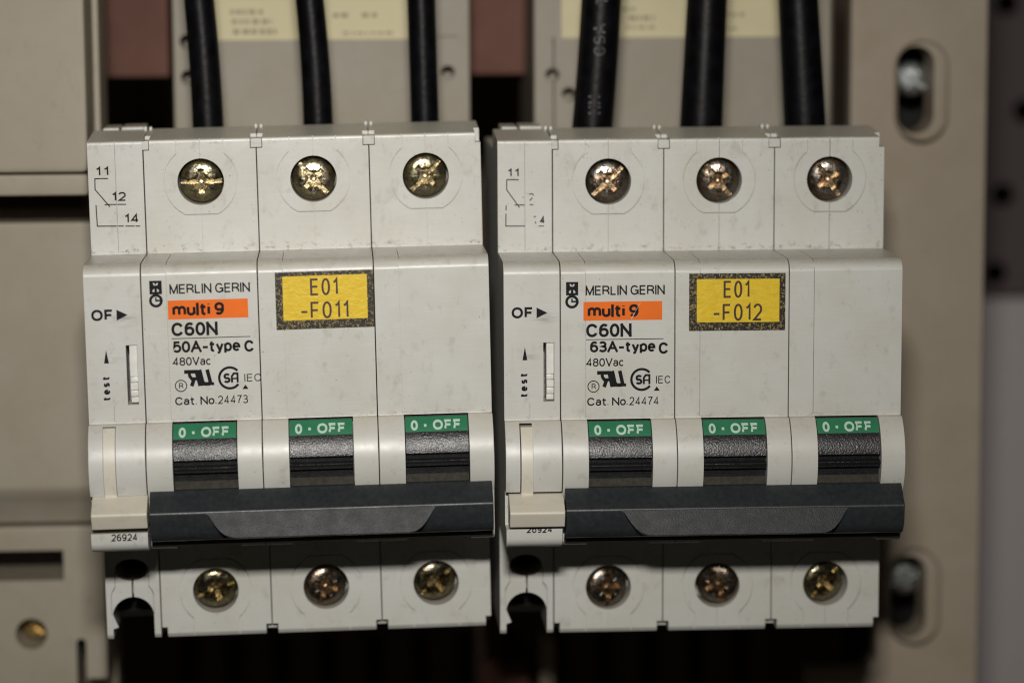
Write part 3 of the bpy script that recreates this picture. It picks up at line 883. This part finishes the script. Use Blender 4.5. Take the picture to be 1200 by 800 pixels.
device(9.0, 62.0, 'beige block with cream paper label behind the three thick cables', (14.0, 53.5, 54.9),
       [(12.3, 48.9), (15.2, 45.5)], [(22.5, 27.0, 60.0, 0.7), (26.0, 30.5, 58.4, 0.8), (25.5, 31.0, 56.9, 0.5), (41.5, 46.5, 59.0, 0.6), (38.5, 45.5, 56.6, 0.4)])

dt = box(0, 118, 0, 12, 0, 55, bev=0.5)
dt = cut(dt, [box(4 + 9 * i, 7.5 + 9 * i, -1, 8, -1, 44) for i in range(13)])
o = obj('cable_duct', dt, simple('dark_brown_duct_plastic', (0.13, 0.088, 0.068), 0.6, spec=0.2), loc=(-62, 100, -105)); tag(o, 'dark brown slotted duct barely lit in the gap beneath the breakers', 'cable duct')
o = obj('copper_bar', box(0, 9, 0, 6, 0, 30, bev=0.4), M['copper'], loc=(0.5, 92, -95)); tag(o, 'short reddish copper bar beneath the gap between the two breakers', 'copper bar', 'reddish copper bars behind the blocks')
for x0, x1, lb in ((-70.5, -56.8, 'reddish copper bar between the upper beige cover and the block'), (-1.6, 10.2, 'reddish copper bar in the gap between the two blocks')):
    o = obj('copper_bar', box(0, x1 - x0, 0, 6, 0, 45, bev=0.4), M['copper'], loc=(x0, 90, 47.9)); tag(o, lb, 'copper bar', 'reddish copper bars behind the blocks')

o = obj('cabinet_strip', box(0, 1.4, 0, 10, 0, 60, bev=0.3), M['putty'], loc=(64.6, 84, 30)); tag(o, 'thin beige strip beside the slotted plate at the top', 'strip')
o = obj('cabinet_post', box(0, 3.0, 0, 8, 0, 25, bev=0.4), M['putty'], loc=(11.5, 88, -85)); tag(o, 'short beige post low in the dark gap under the breakers', 'post')

# perforated dark sheet and grey wall on the far right
sh = cut(box(104, 170, 170, 172, -4.5, 110), [prism_y(circle(x, z, 2.6, n=24), 160, 180) for x, z in ((118.9, 17.4), (117.6, 0.2), (123.4, 35.7), (130, 16), (119, 59))])
o = obj('perforated_sheet', sh, M['dark_panel']); tag(o, 'dark sheet metal with round holes behind the slotted plate', 'metal sheet')
o = obj('grey_panel', box(98, 175, 175, 177, -140, -3.4, bev=0.3), M['grey_wall']); tag(o, 'pale grey panel below the dark perforated sheet', 'panel')
o = obj('backdrop', box(-260, 280, 200, 202, -240, 200), M['wall']); tag(o, kind='structure')

# ------------------------------------------------------------------ camera
cd = bpy.data.cameras.new('camera'); cam = bpy.data.objects.new('camera', cd); C.objects.link(cam); sc.camera = cam
r = Vector((0.99836091, -0.05699538, -0.00519843)); u = Vector((0.01298391, 0.13709404, 0.99047294)); f = Vector((0.05573971, 0.98891696, -0.13760935))
mw = Matrix(((r.x, u.x, -f.x, 0), (r.y, u.y, -f.y, 0), (r.z, u.z, -f.z, 0), (0, 0, 0, 1)))
cam.matrix_world = Matrix.Translation(Vector((-22.62229, -426.39628, 69.47436)) * S) @ mw
cd.sensor_fit = 'HORIZONTAL'; cd.sensor_width = 36; cd.lens = 3233.5329 / 1200 * 36
cd.clip_start = 0.01; cd.clip_end = 5
cd.dof.use_dof = True; cd.dof.focus_distance = 0.435; cd.dof.aperture_fstop = 8.8; cd.dof.aperture_blades = 7

# ------------------------------------------------------------------ light: one flash above the lens, dim room
ld = bpy.data.lights.new('flash', 'AREA'); lo = bpy.data.objects.new('flash', ld); C.objects.link(lo)
ld.shape = 'RECTANGLE'; ld.size = 0.045; ld.size_y = 0.022; ld.energy = 0.235; ld.color = (1.0, 0.96, 0.90)
ld.spread = math.radians(66)
p = Vector((-26, -425, 172)) * S; tgt = Vector((-32, 0, 32)) * S
lo.location = p; lo.rotation_euler = (tgt - p).to_track_quat('-Z', 'Y').to_euler()
w = bpy.data.worlds.new('World'); sc.world = w; w.use_nodes = True
bg = w.node_tree.nodes['Background']; bg.inputs[0].default_value = (1.0, 0.86, 0.68, 1); bg.inputs[1].default_value = 0.014

sc.view_settings.view_transform = 'Standard'; sc.view_settings.look = 'None'; sc.view_settings.exposure = 0; sc.view_settings.gamma = 1
sc.cycles.max_bounces = 6; sc.cycles.filter_width = 1.15
sc.cycles.use_denoising = True
